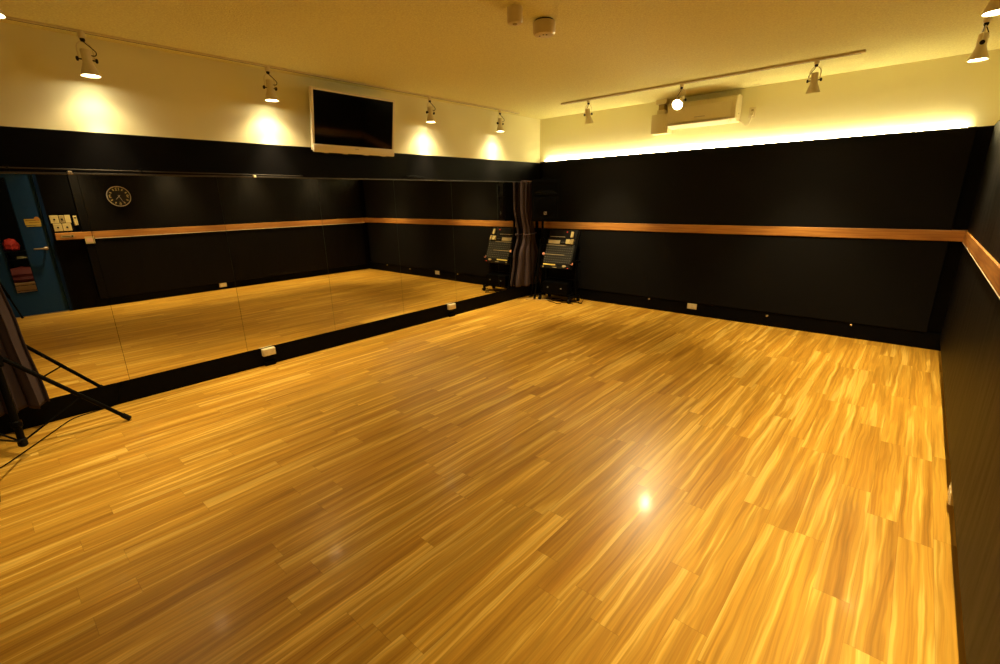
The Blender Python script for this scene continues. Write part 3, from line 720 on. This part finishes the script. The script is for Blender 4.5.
obj('body', box(B(), -.215, .215, -.12, .022, .0, .175, .005), MT['blackpl'], t)
obj('front_plate', box(B(), -.22, .22, -.127, -.119, .002, .172, .003), MT['blackpl'], t)
for x in (-.12, .12): obj('dial', lathe(B(), [(.011, 0), (.009, .012)], 16, T((x, -.127, .09)) @ Rx(pi/2)), MT['knob'], t)
device('disc_player', 'black deck with yellow tape strip at the bottom of rack', 'player', .0, .072, .07, b_bottom)
device('audio_mixer', 'grey mixing console with knob rows, lower one in the rack', 'mixer', .074, .215, .05, b_mixer)
device('audio_mixer', 'grey mixing console with knob rows, upper one in the rack', 'mixer', .217, .36, .05, b_mixer)
device('cassette_deck', 'dark deck with a pale brown stripe above the mixing consoles', 'deck', .362, .435, .05, b_deck)
def b_top(e, v0, v1, w, dp):
    obj('body', box(B(), -w, w, -.006, dp, v0, v1, .003), MT['deck'], e)
    obj('trim_line', box(B(), -w+.03, .05, -.009, -.005, v0+.04, v0+.046), MT['stripe'], e)
    bm = B(); lathe(bm, [(.011, 0), (.010, .010)], 12, T((.07, -.006, v1-.035)) @ Rx(pi/2)); obj('red_lamp', bm, MT['red'], e)
device('power_unit', 'plain black unit with a red lamp at the rack top', 'power unit', .437, .59, .05, b_top)
def slanted(name, label, cat, x, v, w, h, m, th=.02):
    o = tag(obj(name, box(B(), -w/2, w/2, -th, 0, -h/2, h/2, .004), m), label, cat); o.matrix_world = SL @ T((x, -.014, v)); return o
slanted('white_remote', 'white handset standing at the top right of rack', 'handset', .175, .515, .042, .085, MT['paper'], .022)
slanted('cream_box', 'cream square box below the white handset on the rack', 'box', .135, .405, .07, .065, MT['paper'], .03)
slanted('cream_box', 'narrow cream box right of the square box on the rack', 'box', .203, .408, .040, .075, MT['paper2'], .03)
# cables
def cable(label, pts, r=.005, m='blackpl'):
    tag(obj('cable', tube(B(), smoothpath(pts, 6), r, 7), MT[m], None, True), label, 'cable')
cable('black cable looping on the floor in front of the rack casters', [(.40, 5.75, .006), (.50, 5.66, .006), (.58, 5.62, .006), (.66, 5.60, .006), (.72, 5.56, .006), (.76, 5.60, .006), (.74, 5.66, .006), (.82, 5.70, .006), (.93, 5.68, .006)])
cable('pale cable trailing on the floor left of the rack', [(.15, 5.55, .006), (.24, 5.62, .006), (.34, 5.60, .006), (.43, 5.68, .006), (.50, 5.72, .006)], .005, 'stripe')
cable('black cable hanging beside the right side of rack', [(.905, 5.86, .52), (.93, 5.86, .44), (.92, 5.87, .30), (.97, 5.86, .16), (1.00, 5.84, .05), (.98, 5.80, .006), (.92, 5.84, .006)])
cable('black cable heap on the floor under the rack', [(.45, 5.74, .007), (.60, 5.70, .007), (.70, 5.78, .007), (.55, 5.86, .007), (.48, 5.78, .017), (.66, 5.72, .018), (.76, 5.80, .009), (1.02, 5.78, .007)])
cable('black cable on the floor along the baseboard behind the tripod', [(.75, -.30, .006), (.58, -.15, .006), (.40, -.02, .006), (.20, .12, .006), (.07, .22, .006), (.035, .34, .006), (.014, .47, .006), (.010, .52, .05), (.010, .53, .12), (.010, .56, .168)], .0035)

# ------------------------------------------------------------------ the tripod that carries the camera (its foot shows in the mirror)
t = thing('camera_tripod', 'black camera tripod whose leg shows in mirror before the blue door', 'tripod', (4.551, -.02, 0))
obj('column', tube(B(), [(0, 0, .75), (0, 0, 1.33)], .014, 12), MT['blackmt'], t, True)
obj('head', box(B(), -.03, .03, -.03, .03, 1.33, 1.38, .006), MT['blackpl'], t)
for (fx, fy) in ((.24, .288), (-.38, .03), (.12, -.37)):
    h0 = Vector((fx, fy, 0)).normalized()*.03 + Vector((0, 0, 1.22)); f0 = Vector((fx, fy, .015)); mid = h0.lerp(f0, .72)
    lg = obj('leg', tube(B(), [h0, mid, mid, f0], [.015, .014, .010, .010], 10), MT['blackmt'], t, True)
    obj('leg_lock', tube(B(), [h0.lerp(f0, .70), h0.lerp(f0, .74)], .018, 10), MT['blackpl'], lg, True)
    obj('rubber_foot', tube(B(), [h0.lerp(f0, .98), f0 - Vector((0, 0, .0))], .014, 10), MT['rubber'], lg, True)

# ------------------------------------------------------------------ extra light: unseen fill added so the lobby things show, ambient
ld = bpy.data.lights.new('lobby_fill', 'POINT'); ld.energy = 30; ld.color = (1, .8, .5); ld.shadow_soft_size = .15
lo = bpy.data.objects.new('lobby_fill', ld); COL.objects.link(lo); lo.location = (5.6, .9, 2.1)
wd = bpy.data.worlds.new('room_ambient'); sc.world = wd; wd.use_nodes = True
wd.node_tree.nodes['Background'].inputs[0].default_value = (.004, .003, .002, 1); wd.node_tree.nodes['Background'].inputs[1].default_value = 1

# ------------------------------------------------------------------ camera
yaw_, pit, rol, fpx = .7291, -.2815, -.0203, 462.76
F = Vector((-sin(yaw_)*cos(pit), cos(yaw_)*cos(pit), sin(pit))); R = F.cross(Vector((0, 0, 1))).normalized(); U = R.cross(F)
R2 = R*cos(rol) + U*sin(rol); U2 = U*cos(rol) - R*sin(rol)
cd = bpy.data.cameras.new('camera'); cam = bpy.data.objects.new('camera', cd); COL.objects.link(cam)
cd.sensor_fit = 'HORIZONTAL'; cd.sensor_width = 36; cd.lens = fpx*36/1000; cd.clip_start = .02
m = Matrix((R2, U2, -F)).transposed().to_4x4(); m.translation = (4.5512, 0, 1.5224); cam.matrix_world = m
sc.camera = cam
